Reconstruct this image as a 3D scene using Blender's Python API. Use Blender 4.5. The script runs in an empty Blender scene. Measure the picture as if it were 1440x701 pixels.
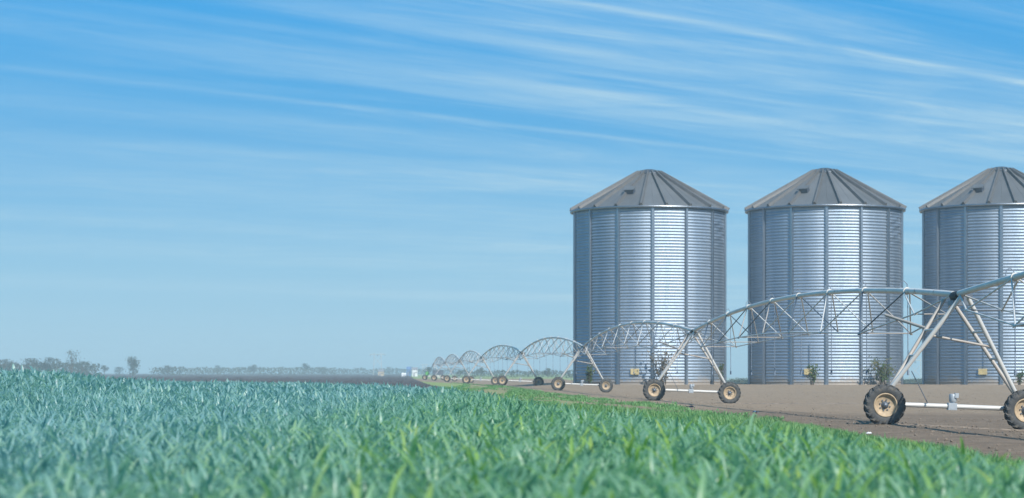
import bpy, math, random
import numpy as np
from mathutils import Vector, Matrix

# ------------------------------------------------------------------ camera, sky, sun, exposure
R = math.radians
scene = bpy.context.scene
C = scene.collection
CAM_H = 1.5
SUN_AZ, SUN_EL = 29.0, 42.0          # degrees to the right of straight behind the camera / above the horizon

cd = bpy.data.cameras.new('camera')
cam = bpy.data.objects.new('camera', cd)
C.objects.link(cam)
cam.location = (0, 0, CAM_H)
cam.rotation_euler = (R(90), 0, 0)
cd.lens = 75.0
cd.sensor_width = 36.0
cd.shift_y = 0.1212
cd.clip_start = 0.1
cd.clip_end = 20000
cd.dof.use_dof = True
cd.dof.focus_distance = 62.0
cd.dof.aperture_fstop = 2.1
scene.camera = cam

world = bpy.data.worlds.new('World')
scene.world = world
world.use_nodes = True
def build_world():
    nt = world.node_tree
    for n in list(nt.nodes):
        nt.nodes.remove(n)
    N = nt.nodes.new
    L = nt.links.new
    def math_(op, a, b=None, c=None, clamp=False):
        n = N('ShaderNodeMath'); n.operation = op; n.use_clamp = clamp
        for i, v in enumerate((a, b, c)):
            if v is None: continue
            if isinstance(v, (int, float)): n.inputs[i].default_value = v
            else: L(v, n.inputs[i])
        return n.outputs[0]
    def smooth(v, lo, hi, to0=0.0, to1=1.0):
        n = N('ShaderNodeMapRange'); n.interpolation_type = 'SMOOTHSTEP'
        L(v, n.inputs['Value'])
        n.inputs['From Min'].default_value = lo; n.inputs['From Max'].default_value = hi
        n.inputs['To Min'].default_value = to0; n.inputs['To Max'].default_value = to1
        return n.outputs['Result']
    out = N('ShaderNodeOutputWorld')
    bg = N('ShaderNodeBackground'); bg.inputs['Strength'].default_value = 0.078
    sky = N('ShaderNodeTexSky'); sky.sky_type = 'NISHITA'; sky.sun_disc = False
    sky.sun_elevation = R(SUN_EL)
    sky.sun_rotation = R(180 - SUN_AZ)
    sky.air_density = 1.0; sky.dust_density = 0.35; sky.ozone_density = 2.0
    hs = N('ShaderNodeHueSaturation')
    hs.inputs['Saturation'].default_value = 1.1
    hs.inputs['Value'].default_value = 1.1
    hs.inputs['Hue'].default_value = 0.485
    L(sky.outputs['Color'], hs.inputs['Color'])
    tc = N('ShaderNodeTexCoord')
    sep = N('ShaderNodeSeparateXYZ'); L(tc.outputs['Generated'], sep.inputs[0])
    x, y, z = sep.outputs
    # the clear, deep blue of this day, paler towards the horizon all the way round
    rp = N('ShaderNodeValToRGB'); el = rp.color_ramp.elements
    el[0].position = 0.0; el[0].color = (0.35, 0.61, 0.79, 1)
    el[1].position = 1.0; el[1].color = (0.045, 0.25, 0.55, 1)
    for p_, c_ in ((0.05, (0.235, 0.53, 0.78)), (0.11, (0.085, 0.40, 0.765)), (0.18, (0.012, 0.345, 0.80)), (0.4, (0.025, 0.32, 0.70))):
        e_ = el.new(p_); e_.color = (*c_, 1)
    L(z, rp.inputs['Fac'])
    sc10 = N('ShaderNodeVectorMath'); sc10.operation = 'SCALE'; sc10.inputs['Scale'].default_value = 10.0
    L(rp.outputs['Color'], sc10.inputs[0])
    clear = N('ShaderNodeMix'); clear.data_type = 'RGBA'; clear.inputs['Factor'].default_value = 0.9
    L(hs.outputs['Color'], clear.inputs[6]); L(sc10.outputs[0], clear.inputs[7])
    zz = math_('MAXIMUM', z, 0.012)
    px = math_('DIVIDE', x, zz); py = math_('DIVIDE', y, zz)
    # high cirrus sheet: u runs along the wind (45 degrees right of the view), v across it
    u = math_('MULTIPLY', math_('ADD', px, py), 0.7071)
    v = math_('MULTIPLY', math_('SUBTRACT', py, px), 0.7071)
    lv = math_('LOGARITHM', math_('ADD', math_('ABSOLUTE', v), 0.6), 2.7182818)
    def noise(su, sv, detail, off, rough=0.55, dist=0.0):
        cmb = N('ShaderNodeCombineXYZ')
        L(math_('MULTIPLY', u, su), cmb.inputs[0]); L(math_('MULTIPLY', lv, sv), cmb.inputs[1])
        cmb.inputs[2].default_value = off
        n = N('ShaderNodeTexNoise'); n.inputs['Scale'].default_value = 1.0
        n.inputs['Detail'].default_value = detail; n.inputs['Roughness'].default_value = rough
        n.inputs['Distortion'].default_value = dist
        L(cmb.outputs[0], n.inputs['Vector'])
        return n.outputs['Fac']
    broad = smooth(noise(0.11, 4.6, 10, 3.1, 0.62, 1.1), 0.40, 0.74)
    fine = smooth(noise(0.34, 11.0, 10, 7.7, 0.66, 1.6), 0.40, 0.76)
    wisp = noise(1.1, 16.0, 8, 1.3, 0.65, 1.4)
    mask = smooth(noise(0.045, 0.9, 2, 11.3), 0.25, 0.62, 0.25, 1.0)
    # vapour trails: straight lines across the sheet, broken by the fine noise
    wob = math_('MULTIPLY', math_('SUBTRACT', noise(0.40, 3.0, 8, 5.5, 0.58, 0.8), 0.5), 0.13)
    vv = math_('ADD', v, wob)
    def trail(v0, w, amp):
        d = math_('DIVIDE', math_('SUBTRACT', vv, v0), w)
        g = math_('POWER', 2.7182818, math_('MULTIPLY', math_('MULTIPLY', d, d), -1.0))
        return math_('MULTIPLY', math_('MULTIPLY', g, smooth(wisp, 0.3, 0.68, 0.5, 1.0)), amp)
    tr = trail(3.95, 0.04, 0.55)
    for a in ((3.93, 0.15, 0.24), (4.55, 0.11, 0.36), (4.25, 0.20, 0.20), (6.1, 0.06, 0.26), (6.75, 0.32, 0.26), (7.9, 0.5, 0.26), (9.5, 0.7, 0.24), (11.8, 0.7, 0.22), (14.5, 1.3, 0.24), (20.0, 2.0, 0.2), (5.3, 0.16, 0.24), (4.85, 0.05, 0.18)):
        tr = math_('ADD', tr, trail(*a))
    cover = math_('MULTIPLY', math_('ADD', math_('MULTIPLY', broad, 0.50), math_('MULTIPLY', fine, 0.26)), mask)
    cover = math_('MULTIPLY', cover, smooth(wisp, 0.25, 0.7, 0.55, 1.1))
    cover = math_('MULTIPLY', cover, smooth(x, -0.25, 0.06, 0.30, 1.05))
    cover = math_('ADD', cover, math_('MULTIPLY', tr, smooth(u, 1.5, 7.0, 0.25, 1.0)))
    cover = math_('MULTIPLY', math_('MINIMUM', cover, 0.8), smooth(z, 0.0, 0.04, 0.35, 1.0))
    mix = N('ShaderNodeMix'); mix.data_type = 'RGBA'
    L(cover, mix.inputs['Factor'])
    L(clear.outputs[2], mix.inputs[6])
    mix.inputs[7].default_value = (5.0, 7.1, 8.3, 1)
    L(mix.outputs[2], bg.inputs['Color'])
    L(bg.outputs[0], out.inputs['Surface'])
build_world()

sl = bpy.data.lights.new('sun', 'SUN')
sl.energy = 4.6
sl.angle = R(0.5)
sl.color = (1.0, 0.95, 0.87)
sun = bpy.data.objects.new('sun', sl)
C.objects.link(sun)
to_sun = Vector((math.sin(R(SUN_AZ)) * math.cos(R(SUN_EL)), -math.cos(R(SUN_AZ)) * math.cos(R(SUN_EL)), math.sin(R(SUN_EL))))
sun.rotation_euler = to_sun.to_track_quat('Z', 'Y').to_euler()
sun.location = to_sun * 200

scene.view_settings.view_transform = 'Standard'
scene.view_settings.look = 'None'
scene.view_settings.exposure = 0.38
scene.view_settings.gamma = 1.0
scene.view_settings.use_curve_mapping = False

rnd = random.Random(4)
rng = np.random.default_rng(4)

# ------------------------------------------------------------------ helpers
def tag(o, label=None, cat=None, group=None, kind=None):
    if label: o['label'] = label
    if cat: o['category'] = cat
    if group: o['group'] = group
    if kind: o['kind'] = kind
    return o

def empty(name, loc=(0, 0, 0), rot=(0, 0, 0)):
    o = bpy.data.objects.new(name, None)
    o.location = loc; o.rotation_euler = rot
    o.empty_display_size = 0.3
    C.objects.link(o)
    return o

class MB:
    """collects vertices and faces, then links them as one mesh object"""
    def __init__(self):
        self.v = []; self.f = []; self.s = []
    def add(self, vs, fs, smooth=False):
        b = len(self.v)
        self.v += [tuple(p) for p in vs]
        self.f += [tuple(i + b for i in f) for f in fs]
        self.s += [smooth] * len(fs)
    def box(self, c, s, rot=None):
        hx, hy, hz = s[0] / 2, s[1] / 2, s[2] / 2
        vs = [Vector((a * hx, b * hy, d * hz)) for a in (-1, 1) for b in (-1, 1) for d in (-1, 1)]
        if rot is not None: vs = [rot @ p for p in vs]
        vs = [p + Vector(c) for p in vs]
        self.add(vs, [(0, 1, 3, 2), (4, 6, 7, 5), (0, 4, 5, 1), (2, 3, 7, 6), (0, 2, 6, 4), (1, 5, 7, 3)])
    def tube(self, pts, r, n=8, cap=True):
        pts = [Vector(p) for p in pts]
        rr = r if isinstance(r, (list, tuple)) else [r] * len(pts)
        vs = []; fs = []
        ref = None
        for i, p in enumerate(pts):
            d = (pts[min(i + 1, len(pts) - 1)] - pts[max(i - 1, 0)]).normalized()
            if ref is None:
                ref = Vector((0, 0, 1)) if abs(d.z) < 0.9 else Vector((1, 0, 0))
            a = (ref - d * ref.dot(d)).normalized(); b = d.cross(a); ref = a
            for k in range(n):
                t = 2 * math.pi * k / n
                vs.append(p + (a * math.cos(t) + b * math.sin(t)) * rr[i])
        for i in range(len(pts) - 1):
            for k in range(n):
                fs.append((i * n + k, i * n + (k + 1) % n, (i + 1) * n + (k + 1) % n, (i + 1) * n + k))
        self.add(vs, fs, True)
        if cap:
            self.add([vs[k] for k in range(n)], [tuple(range(n))[::-1]])
            self.add([vs[(len(pts) - 1) * n + k] for k in range(n)], [tuple(range(n))])
    def lathe(self, prof, n=24, axis='Y', smooth=True, closed=False):
        vs = []; fs = []
        for (r, h) in prof:
            for k in range(n):
                t = 2 * math.pi * k / n
                if axis == 'Y': vs.append((r * math.cos(t), h, r * math.sin(t)))
                else: vs.append((r * math.cos(t), r * math.sin(t), h))
        m = len(prof)
        for i in range(m if closed else m - 1):
            j = (i + 1) % m
            for k in range(n):
                q = (i * n + k, i * n + (k + 1) % n, j * n + (k + 1) % n, j * n + k)
                fs.append(q if axis == 'Z' else q[::-1])
        self.add(vs, fs, smooth)
    def mesh(self, name, mat):
        me = bpy.data.meshes.new(name)
        me.from_pydata(self.v, [], self.f)
        me.polygons.foreach_set('use_smooth', self.s)
        if mat is not None: me.materials.append(mat)
        me.update()
        return me
    def build(self, name, mat, parent=None):
        return link(name, self.mesh(name, mat), parent)

def link(name, me, parent=None):
    o = bpy.data.objects.new(name, me)
    C.objects.link(o)
    if parent is not None: o.parent = parent
    return o

def copy_tree(o, parent=None):
    c = o.copy(); C.objects.link(c); c.parent = parent
    for ch in list(o.children):
        copy_tree(ch, c)
    return c

def sstep(a, b, x):
    t = np.clip((np.asarray(x, float) - a) / (b - a), 0, 1)
    return t * t * (3 - 2 * t)

# ------------------------------------------------------------------ materials
def new_mat(name):
    m = bpy.data.materials.new(name); m.use_nodes = True
    nt = m.node_tree
    return m, nt, nt.nodes['Principled BSDF']

def nz(nt, scale, detail=4, coord='Object', vec=None, rough=0.55):
    n = nt.nodes.new('ShaderNodeTexNoise')
    n.inputs['Scale'].default_value = scale; n.inputs['Detail'].default_value = detail; n.inputs['Roughness'].default_value = rough
    if vec is None:
        tc = nt.nodes.new('ShaderNodeTexCoord'); vec = tc.outputs[coord]
    nt.links.new(vec, n.inputs['Vector'])
    return n.outputs['Fac']

def mapped(nt, sc, coord='Object'):
    tc = nt.nodes.new('ShaderNodeTexCoord'); mp = nt.nodes.new('ShaderNodeMapping')
    mp.inputs['Scale'].default_value = sc
    nt.links.new(tc.outputs[coord], mp.inputs['Vector'])
    return mp.outputs['Vector']

def ramp(nt, fac, stops):
    r = nt.nodes.new('ShaderNodeValToRGB')
    el = r.color_ramp.elements
    el[0].position = stops[0][0]; el[0].color = (*stops[0][1], 1)
    el[1].position = stops[-1][0]; el[1].color = (*stops[-1][1], 1)
    for p, c in stops[1:-1]:
        e = el.new(p); e.color = (*c, 1)
    nt.links.new(fac, r.inputs['Fac'])
    return r.outputs['Color']

def mixc(nt, fac, a, b, mode='MIX'):
    m = nt.nodes.new('ShaderNodeMix'); m.data_type = 'RGBA'; m.blend_type = mode
    for sock, val in ((m.inputs['Factor'], fac), (m.inputs[6], a), (m.inputs[7], b)):
        if isinstance(val, (int, float)): sock.default_value = val
        elif isinstance(val, tuple): sock.default_value = (*val, 1)
        else: nt.links.new(val, sock)
    return m.outputs[2]

def rng_map(nt, v, a, b, c=0.0, d=1.0, smooth=True):
    n = nt.nodes.new('ShaderNodeMapRange')
    if smooth: n.interpolation_type = 'SMOOTHSTEP'
    nt.links.new(v, n.inputs['Value'])
    for k, x in zip(('From Min', 'From Max', 'To Min', 'To Max'), (a, b, c, d)): n.inputs[k].default_value = x
    return n.outputs['Result']

def bump(nt, bsdf, h, strength, dist):
    b = nt.nodes.new('ShaderNodeBump'); b.inputs['Strength'].default_value = strength; b.inputs['Distance'].default_value = dist
    nt.links.new(h, b.inputs['Height']); nt.links.new(b.outputs['Normal'], bsdf.inputs['Normal'])

def metal(name, lo, hi, rough, metallic=1.0, streak=(0.6, 0.6, 0.12), rust=0.0, nscale=1.0, vary=0.0, dust=False):
    m, nt, b = new_mat(name)
    f = nz(nt, nscale, 6, vec=mapped(nt, streak))
    f2 = nz(nt, 9.0 * nscale, 5)
    col = ramp(nt, f, [(0.3, lo), (0.7, hi)])
    col = mixc(nt, 0.35, col, ramp(nt, f2, [(0.35, lo), (0.65, hi)]))
    if rust > 0:
        f3 = nz(nt, 2.2 * nscale, 8, rough=0.7)
        fr = rng_map(nt, f3, 0.66 - 0.3 * rust, 0.80 - 0.25 * rust)
        col = mixc(nt, fr, col, (0.20, 0.10, 0.05))
        inv = nt.nodes.new('ShaderNodeMath'); inv.operation = 'MULTIPLY_ADD'
        nt.links.new(fr, inv.inputs[0]); inv.inputs[1].default_value = -metallic; inv.inputs[2].default_value = metallic
        nt.links.new(inv.outputs[0], b.inputs['Metallic'])
    else:
        b.inputs['Metallic'].default_value = metallic
    if vary > 0:
        oi = nt.nodes.new('ShaderNodeObjectInfo')
        g = nt.nodes.new('ShaderNodeCombineColor')
        v_ = rng_map(nt, oi.outputs['Random'], 0, 1, 1 - vary, 1.0, False)
        for k in range(3): nt.links.new(v_, g.inputs[k])
        col = mixc(nt, 1.0, col, g.outputs[0], 'MULTIPLY')
    if dust:
        # splashed soil and a little rust along the lowest ring
        sp = nt.nodes.new('ShaderNodeSeparateXYZ'); tcd = nt.nodes.new('ShaderNodeTexCoord')
        nt.links.new(tcd.outputs['Object'], sp.inputs[0])
        nd = nz(nt, 1.3, 7, rough=0.7)
        ma = nt.nodes.new('ShaderNodeMath'); ma.operation = 'MULTIPLY_ADD'
        nt.links.new(nd, ma.inputs[0]); ma.inputs[1].default_value = -2.4; nt.links.new(sp.outputs[2], ma.inputs[2])
        fd = rng_map(nt, ma.outputs[0], -0.2, -1.2, 0.0, 0.85)
        col = mixc(nt, fd, col, (0.26, 0.21, 0.16))
        mm = nt.nodes.new('ShaderNodeMath'); mm.operation = 'SUBTRACT'; mm.inputs[0].default_value = metallic
        nt.links.new(fd, mm.inputs[1]); nt.links.new(mm.outputs[0], b.inputs['Metallic'])
    nt.links.new(col, b.inputs['Base Color'])
    nt.links.new(rng_map(nt, f2, 0.3, 0.7, rough - 0.06, rough + 0.08), b.inputs['Roughness'])
    return m

def plain(name, col, rough=0.6, metallic=0.0, var=0.25, scale=3.0):
    m, nt, b = new_mat(name)
    f = nz(nt, scale, 6)
    d = tuple(c * (1 - var) for c in col); e = tuple(min(1, c * (1 + var)) for c in col)
    nt.links.new(ramp(nt, f, [(0.3, d), (0.7, e)]), b.inputs['Base Color'])
    b.inputs['Roughness'].default_value = rough; b.inputs['Metallic'].default_value = metallic
    return m

M = {}
M['silo_wall'] = metal('corrugated_galvanised_steel', (0.265, 0.345, 0.44), (0.42, 0.495, 0.58), 0.62, 1.0, (0.7, 0.7, 0.05), vary=0.16, dust=True)
M['silo_trim'] = metal('galvanised_trim', (0.24, 0.28, 0.33), (0.38, 0.42, 0.47), 0.38, 0.95)
M['roof'] = metal('weathered_roof_steel', (0.11, 0.12, 0.13), (0.18, 0.19, 0.20), 0.6, 0.25, (0.4, 0.4, 0.15), vary=0.3)
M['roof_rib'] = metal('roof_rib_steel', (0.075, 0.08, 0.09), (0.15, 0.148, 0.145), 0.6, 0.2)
M['roof_dark'] = plain('dark_roof_cap_steel', (0.055, 0.07, 0.09), 0.5, 0.3)
M['hatch'] = plain('dark_hatch_steel', (0.09, 0.11, 0.15), 0.5, 0.5)
M['pipe'] = metal('dull_galvanised_pipe', (0.52, 0.51, 0.49), (0.70, 0.68, 0.64), 0.5, 0.1, (1, 1, 1), 0.2)
M['rod'] = metal('galvanised_rod', (0.46, 0.46, 0.45), (0.64, 0.63, 0.60), 0.5, 0.1, (1, 1, 1), 0.25)
M['rod_rust'] = metal('rusting_rod', (0.32, 0.30, 0.28), (0.46, 0.43, 0.39), 0.65, 0.2, (1, 1, 1), 0.5)
M['rod_dark'] = metal('tarnished_rod', (0.10, 0.125, 0.16), (0.17, 0.20, 0.24), 0.5, 0.5, (1, 1, 1), 0.1)
M['hose'] = plain('grey_drop_hose', (0.16, 0.20, 0.26), 0.6)
M['boot'] = plain('black_rubber_boot', (0.025, 0.027, 0.03), 0.7)
M['motor'] = plain('pale_motor_paint', (0.34, 0.38, 0.42), 0.45, 0.1)
M['cream'] = plain('faded_cream_rim_paint', (0.40, 0.305, 0.20), 0.65, 0.0, 0.3, 7.0)
M['plate'] = plain('faded_yellow_plate', (0.50, 0.40, 0.20), 0.6)
M['concrete'] = plain('silo_pad_concrete', (0.30, 0.28, 0.25), 0.9, 0, 0.2, 1.5)
M['wood'] = plain('bark', (0.09, 0.07, 0.055), 0.9)
M['far_white'] = plain('white_render', (0.75, 0.76, 0.77), 0.7, 0, 0.05)
M['far_blue'] = plain('blue_sheeting', (0.10, 0.18, 0.34), 0.5, 0, 0.1)
M['far_roof'] = plain('grey_roof_sheet', (0.22, 0.22, 0.24), 0.6)
M['far_tan'] = plain('tan_render', (0.45, 0.37, 0.27), 0.8)
M['green_paint'] = plain('green_machine_paint', (0.10, 0.33, 0.09), 0.4)
M['glass'] = plain('dark_window_glass', (0.03, 0.04, 0.05), 0.1)

def tyre_mat():
    m, nt, b = new_mat('dusty_tyre_rubber')
    f = nz(nt, 7, 6)
    nt.links.new(ramp(nt, f, [(0.3, (0.035, 0.039, 0.044)), (0.55, (0.065, 0.067, 0.068)), (0.75, (0.15, 0.128, 0.10))]), b.inputs['Base Color'])
    b.inputs['Roughness'].default_value = 0.75
    return m
M['tyre'] = tyre_mat()

def leaf_mat(name, stops, transl, rough, blue=None, spec=0.5):
    m, nt, b = new_mat(name)
    oi = nt.nodes.new('ShaderNodeObjectInfo')
    at = nt.nodes.new('ShaderNodeAttribute'); at.attribute_name = 'tone'
    mx = nt.nodes.new('ShaderNodeMath'); mx.operation = 'MULTIPLY_ADD'
    nt.links.new(oi.outputs['Random'], mx.inputs[0]); mx.inputs[1].default_value = 0.35
    sc = nt.nodes.new('ShaderNodeMath'); sc.operation = 'MULTIPLY'
    nt.links.new(at.outputs['Fac'], sc.inputs[0]); sc.inputs[1].default_value = 0.65
    nt.links.new(sc.outputs[0], mx.inputs[2])
    col = ramp(nt, mx.outputs[0], stops)
    if blue:
        # a blue wash growing towards the left, painted into the leaf colour
        g = nt.nodes.new('ShaderNodeNewGeometry'); s = nt.nodes.new('ShaderNodeSeparateXYZ')
        nt.links.new(g.outputs['Position'], s.inputs[0])
        f = rng_map(nt, s.outputs[0], 0.6, -4.6, 0.0, 0.95)
        g2 = ramp(nt, mx.outputs[0], blue)
        col = mixc(nt, f, col, g2)
    nt.links.new(col, b.inputs['Base Color'])
    b.inputs['Roughness'].default_value = rough
    b.inputs['Specular IOR Level'].default_value = spec
    tr = nt.nodes.new('ShaderNodeBsdfTranslucent')
    nt.links.new(mixc(nt, 1.0, col, (1.0, 1.12, 0.75), 'MULTIPLY'), tr.inputs['Color'])
    ms = nt.nodes.new('ShaderNodeMixShader'); ms.inputs[0].default_value = transl
    out = nt.nodes['Material Output']
    nt.links.new(b.outputs[0], ms.inputs[1]); nt.links.new(tr.outputs[0], ms.inputs[2]); nt.links.new(ms.outputs[0], out.inputs['Surface'])
    return m
M['crop'] = leaf_mat('cereal_leaf', [(0.15, (0.095, 0.255, 0.155)), (0.45, (0.21, 0.43, 0.29)), (0.68, (0.31, 0.53, 0.36)), (0.86, (0.30, 0.52, 0.11)), (1.0, (0.38, 0.52, 0.14))], 0.55, 0.40,
                     [(0.15, (0.14, 0.32, 0.36)), (0.5, (0.25, 0.47, 0.52)), (0.85, (0.35, 0.56, 0.50))], 0.8)
M['grass'] = leaf_mat('short_grass', [(0.15, (0.09, 0.24, 0.09)), (0.5, (0.17, 0.37, 0.14)), (0.85, (0.28, 0.43, 0.18))], 0.45, 0.5)
M['tree_leaf'] = leaf_mat('far_tree_leaf', [(0.0, (0.030, 0.042, 0.030)), (0.5, (0.050, 0.065, 0.040)), (1.0, (0.085, 0.090, 0.055))], 0.2, 0.7)
M['weed_leaf'] = leaf_mat('weed_leaf', [(0.0, (0.02, 0.05, 0.02)), (0.5, (0.04, 0.09, 0.02)), (1.0, (0.12, 0.10, 0.03))], 0.25, 0.6)
M['dry_leaf'] = leaf_mat('dry_leaf', [(0.0, (0.05, 0.05, 0.04)), (0.5, (0.13, 0.10, 0.06)), (1.0, (0.28, 0.19, 0.10))], 0.2, 0.7)

def soil_mat():
    m, nt, b = new_mat('tilled_field_soil')
    tc = nt.nodes.new('ShaderNodeTexCoord')
    f1 = nz(nt, 0.09, 5); f2 = nz(nt, 1.7, 8, rough=0.7); f3 = nz(nt, 14.0, 6, rough=0.7)
    dry = ramp(nt, f2, [(0.3, (0.285, 0.22, 0.157)), (0.7, (0.41, 0.32, 0.235))])
    wet = ramp(nt, f2, [(0.3, (0.195, 0.150, 0.112)), (0.7, (0.31, 0.245, 0.185))])
    # damp, freshly worked strip beside the crop; drier ground towards the bins
    a = nt.nodes.new('ShaderNodeAttribute'); a.attribute_name = 'damp'
    ad = nt.nodes.new('ShaderNodeMath'); ad.operation = 'MULTIPLY_ADD'
    nt.links.new(f1, ad.inputs[0]); ad.inputs[1].default_value = 0.5
    nt.links.new(a.outputs['Fac'], ad.inputs[2])
    fd = rng_map(nt, ad.outputs[0], 0.55, 0.95)
    col = mixc(nt, fd, dry, wet)
    col = mixc(nt, 0.6, col, ramp(nt, f3, [(0.35, (0.42, 0.42, 0.42)), (0.65, (1.0, 1.0, 1.0))]), 'MULTIPLY')
    f5 = nz(nt, 1.0, 8, vec=mapped(nt, (0.35, 1.6, 1.0)), rough=0.75)
    col = mixc(nt, 0.55, col, ramp(nt, f5, [(0.34, (0.55, 0.53, 0.52)), (0.62, (1.12, 1.10, 1.08))]), 'MULTIPLY')
    # ground under and beside the crop, and the far green field
    a2 = nt.nodes.new('ShaderNodeAttribute'); a2.attribute_name = 'green'
    ag = nt.nodes.new('ShaderNodeMath'); ag.operation = 'MULTIPLY_ADD'
    fg = nz(nt, 0.9, 7, rough=0.7)
    nt.links.new(fg, ag.inputs[0]); ag.inputs[1].default_value = 1.0
    nt.links.new(a2.outputs['Fac'], ag.inputs[2])
    fgm = rng_map(nt, ag.outputs[0], 1.02, 1.20)
    grn = ramp(nt, f2, [(0.3, (0.17, 0.23, 0.09)), (0.7, (0.29, 0.36, 0.15))])
    col = mixc(nt, fgm, col, grn)
    nt.links.new(col, b.inputs['Base Color'])
    b.inputs['Roughness'].default_value = 0.95
    b.inputs['Specular IOR Level'].default_value = 0.1
    mh = nt.nodes.new('ShaderNodeMath'); mh.operation = 'MULTIPLY_ADD'
    nt.links.new(f3, mh.inputs[0]); mh.inputs[1].default_value = 0.25; nt.links.new(f2, mh.inputs[2])
    bump(nt, b, mh.outputs[0], 0.9, 0.12)
    return m
M['soil'] = soil_mat()
def plough_mat():
    m, nt, b = new_mat('dark_ploughed_earth')
    f2 = nz(nt, 1.1, 8, rough=0.75)
    nt.links.new(ramp(nt, f2, [(0.3, (0.045, 0.045, 0.050)), (0.7, (0.12, 0.115, 0.115))]), b.inputs['Base Color'])
    b.inputs['Roughness'].default_value = 0.95; b.inputs['Specular IOR Level'].default_value = 0.15
    bump(nt, b, f2, 1.0, 0.3)
    return m
M['plough'] = plough_mat()
M['clod'] = plain('soil_clod', (0.19, 0.152, 0.118), 0.95, 0, 0.5, 5.0)

# ------------------------------------------------------------------ terrain
EDGE_Y = [0, 8, 11, 17.2, 20.5, 22.4, 24, 31, 48, 83, 140, 172]
EDGE_X = [2.4, 2.5, 2.65, 2.75, 2.6, 2.2, 1.6, 0.9, -0.32, -3.1, -5.0, -5.6]
DIRT_Y = [0, 20, 39, 47, 62, 75, 88, 110, 136, 225, 300, 500, 900]
DIRT_X = [8.4, 8.4, 8.7, 8.7, 8.3, 7.4, 6.9, 5.85, 3.6, -0.6, -8, -30, -75]
FAR_X = [-2000, -60, -24, -13, -6, -2.4, 0]
FAR_Y = [175, 170, 150, 125, 100, 80, 70]
HEADS = [(14.6, 6.5), (12.4, 59.5), (9.44, 111.0), (5.85, 175.4), (1.0, 230.8), (-4.15, 290.0), (-8.6, 350.0), (-12.9, 410.0), (-17.2, 470.0)]
LINE_Y = [h[1] for h in HEADS]; LINE_X = [h[0] for h in HEADS]

def cropt(x, y):
    xe = np.interp(y, EDGE_Y, EDGE_X); xd = np.interp(y, DIRT_Y, DIRT_X)
    return np.clip((xd - x) / np.maximum(xd - xe, 0.5), 0, 1)
def terrain(x, y):
    x = np.asarray(x, float); y = np.asarray(y, float)
    z = 0.35 * sstep(0, 1, cropt(x, y)) * (1 - sstep(110, 230, y))
    xl = np.interp(y, LINE_Y, LINE_X)
    z = z + (0.08 - 0.17 * sstep(-2.1, 2.1, x - xl)) * sstep(-60, 0, x - xl + 50) * (1 - sstep(430, 520, y))
    z = z + 0.42 * sstep(181, 208, y) * sstep(1.0, 7.0, x - np.interp(y, [180, 260], [1.0, -3.0])) * (1 - sstep(430, 520, y))
    # low rise in the crop on the left
    z = z + 0.63 * np.exp(-((x + 15.0) / 3.9) ** 2 - ((y - 60) / 20.0) ** 2) + 0.50 * np.exp(-((x + 24.0) / 6.0) ** 2 - ((y - 64) / 24.0) ** 2)
    # land falls away behind the bins
    z = z - 9.0 * sstep(238, 620, y) * sstep(0.02, 0.075, x / np.maximum(y, 1.0))
    return z

def graded(a, b, first, growth):
    out = [a]; s = first
    while out[-1] < b:
        out.append(out[-1] + s); s *= growth
    return out
ys = sorted(set([-60, -30, -15] + graded(-5, 6200, 0.5, 1.022)))
xr = graded(0, 3200, 0.35, 1.024)
xs = [-v for v in xr[:0:-1]] + xr
X, Y = np.meshgrid(np.array(xs), np.array(ys))
Z = terrain(X, Y)
near = (Y > 3) & (Y < 150) & (np.abs(X) < 60)
Z = Z + near * rng.normal(0, 0.012, Z.shape)
nx, ny = len(xs), len(ys)
verts = np.stack([X.ravel(), Y.ravel(), Z.ravel()], 1)
ii = np.arange(nx * ny).reshape(ny, nx)
faces = np.stack([ii[:-1, :-1].ravel(), ii[:-1, 1:].ravel(), ii[1:, 1:].ravel(), ii[1:, :-1].ravel()], 1)
gm = bpy.data.meshes.new('field_ground')
gm.from_pydata(verts.tolist(), [], faces.tolist())
gm.polygons.foreach_set('use_smooth', [True] * len(gm.polygons))
t = cropt(X, Y)
green = sstep(0.0, 0.45, t) * np.where(Y < 60, 0.8, 0.62)
green = np.where(t >= 0.999, 0.9, green)
green = np.where((Y > 560) , 0.75, green)
damp = 1.0 - sstep(62, 105, Y - 0.35 * (X - 12)) 
for nm, arr in (('green', green), ('damp', damp)):
    at = gm.attributes.new(nm, 'FLOAT', 'POINT'); at.data.foreach_set('value', arr.ravel().astype(np.float32))
gm.materials.append(M['soil'])
tag(link('field_ground', gm), kind='structure')

# dark ploughed field beyond the crop
def inside(px, py, poly):
    c = np.zeros(px.shape, bool); n = len(poly); j = n - 1
    for i in range(n):
        xi, yi = poly[i]; xj, yj = poly[j]
        cond = ((yi > py) != (yj > py)) & (px < (xj - xi) * (py - yi) / (yj - yi + 1e-12) + xi)
        c ^= cond; j = i
    return c
PLOUGH_R_Y = [72, 90, 120, 172, 300, 500, 1500, 5200]
PLOUGH_R_X = [-2.0, -2.9, -3.9, -5.4, -12.5, -23, -72, -250]
pr = graded(70, 5200, 0.45, 1.017)
rows = []
K = 130
for yy in pr:
    xrt = np.interp(yy, PLOUGH_R_Y, PLOUGH_R_X)
    w = 0.34 * yy + 60
    rows.append([(xrt - w * (k / K) ** 1.25, yy) for k in range(K + 1)])
P = np.array(rows)
PX, PY = P[..., 0], P[..., 1]
cell = np.interp(PY, [70, 300, 2000], [0.09, 0.16, 0.35])
PZ = terrain(PX, PY) + 0.09 + rng.normal(0, 1, PX.shape) * cell * np.clip((np.interp(PY, PLOUGH_R_Y, PLOUGH_R_X) - PX) / 1.5, 0.2, 1)
keep = PY > np.interp(PX, FAR_X, FAR_Y) - 4
pv = np.stack([PX.ravel(), PY.ravel(), PZ.ravel()], 1)
pi_ = np.arange(PX.size).reshape(PX.shape)
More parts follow.
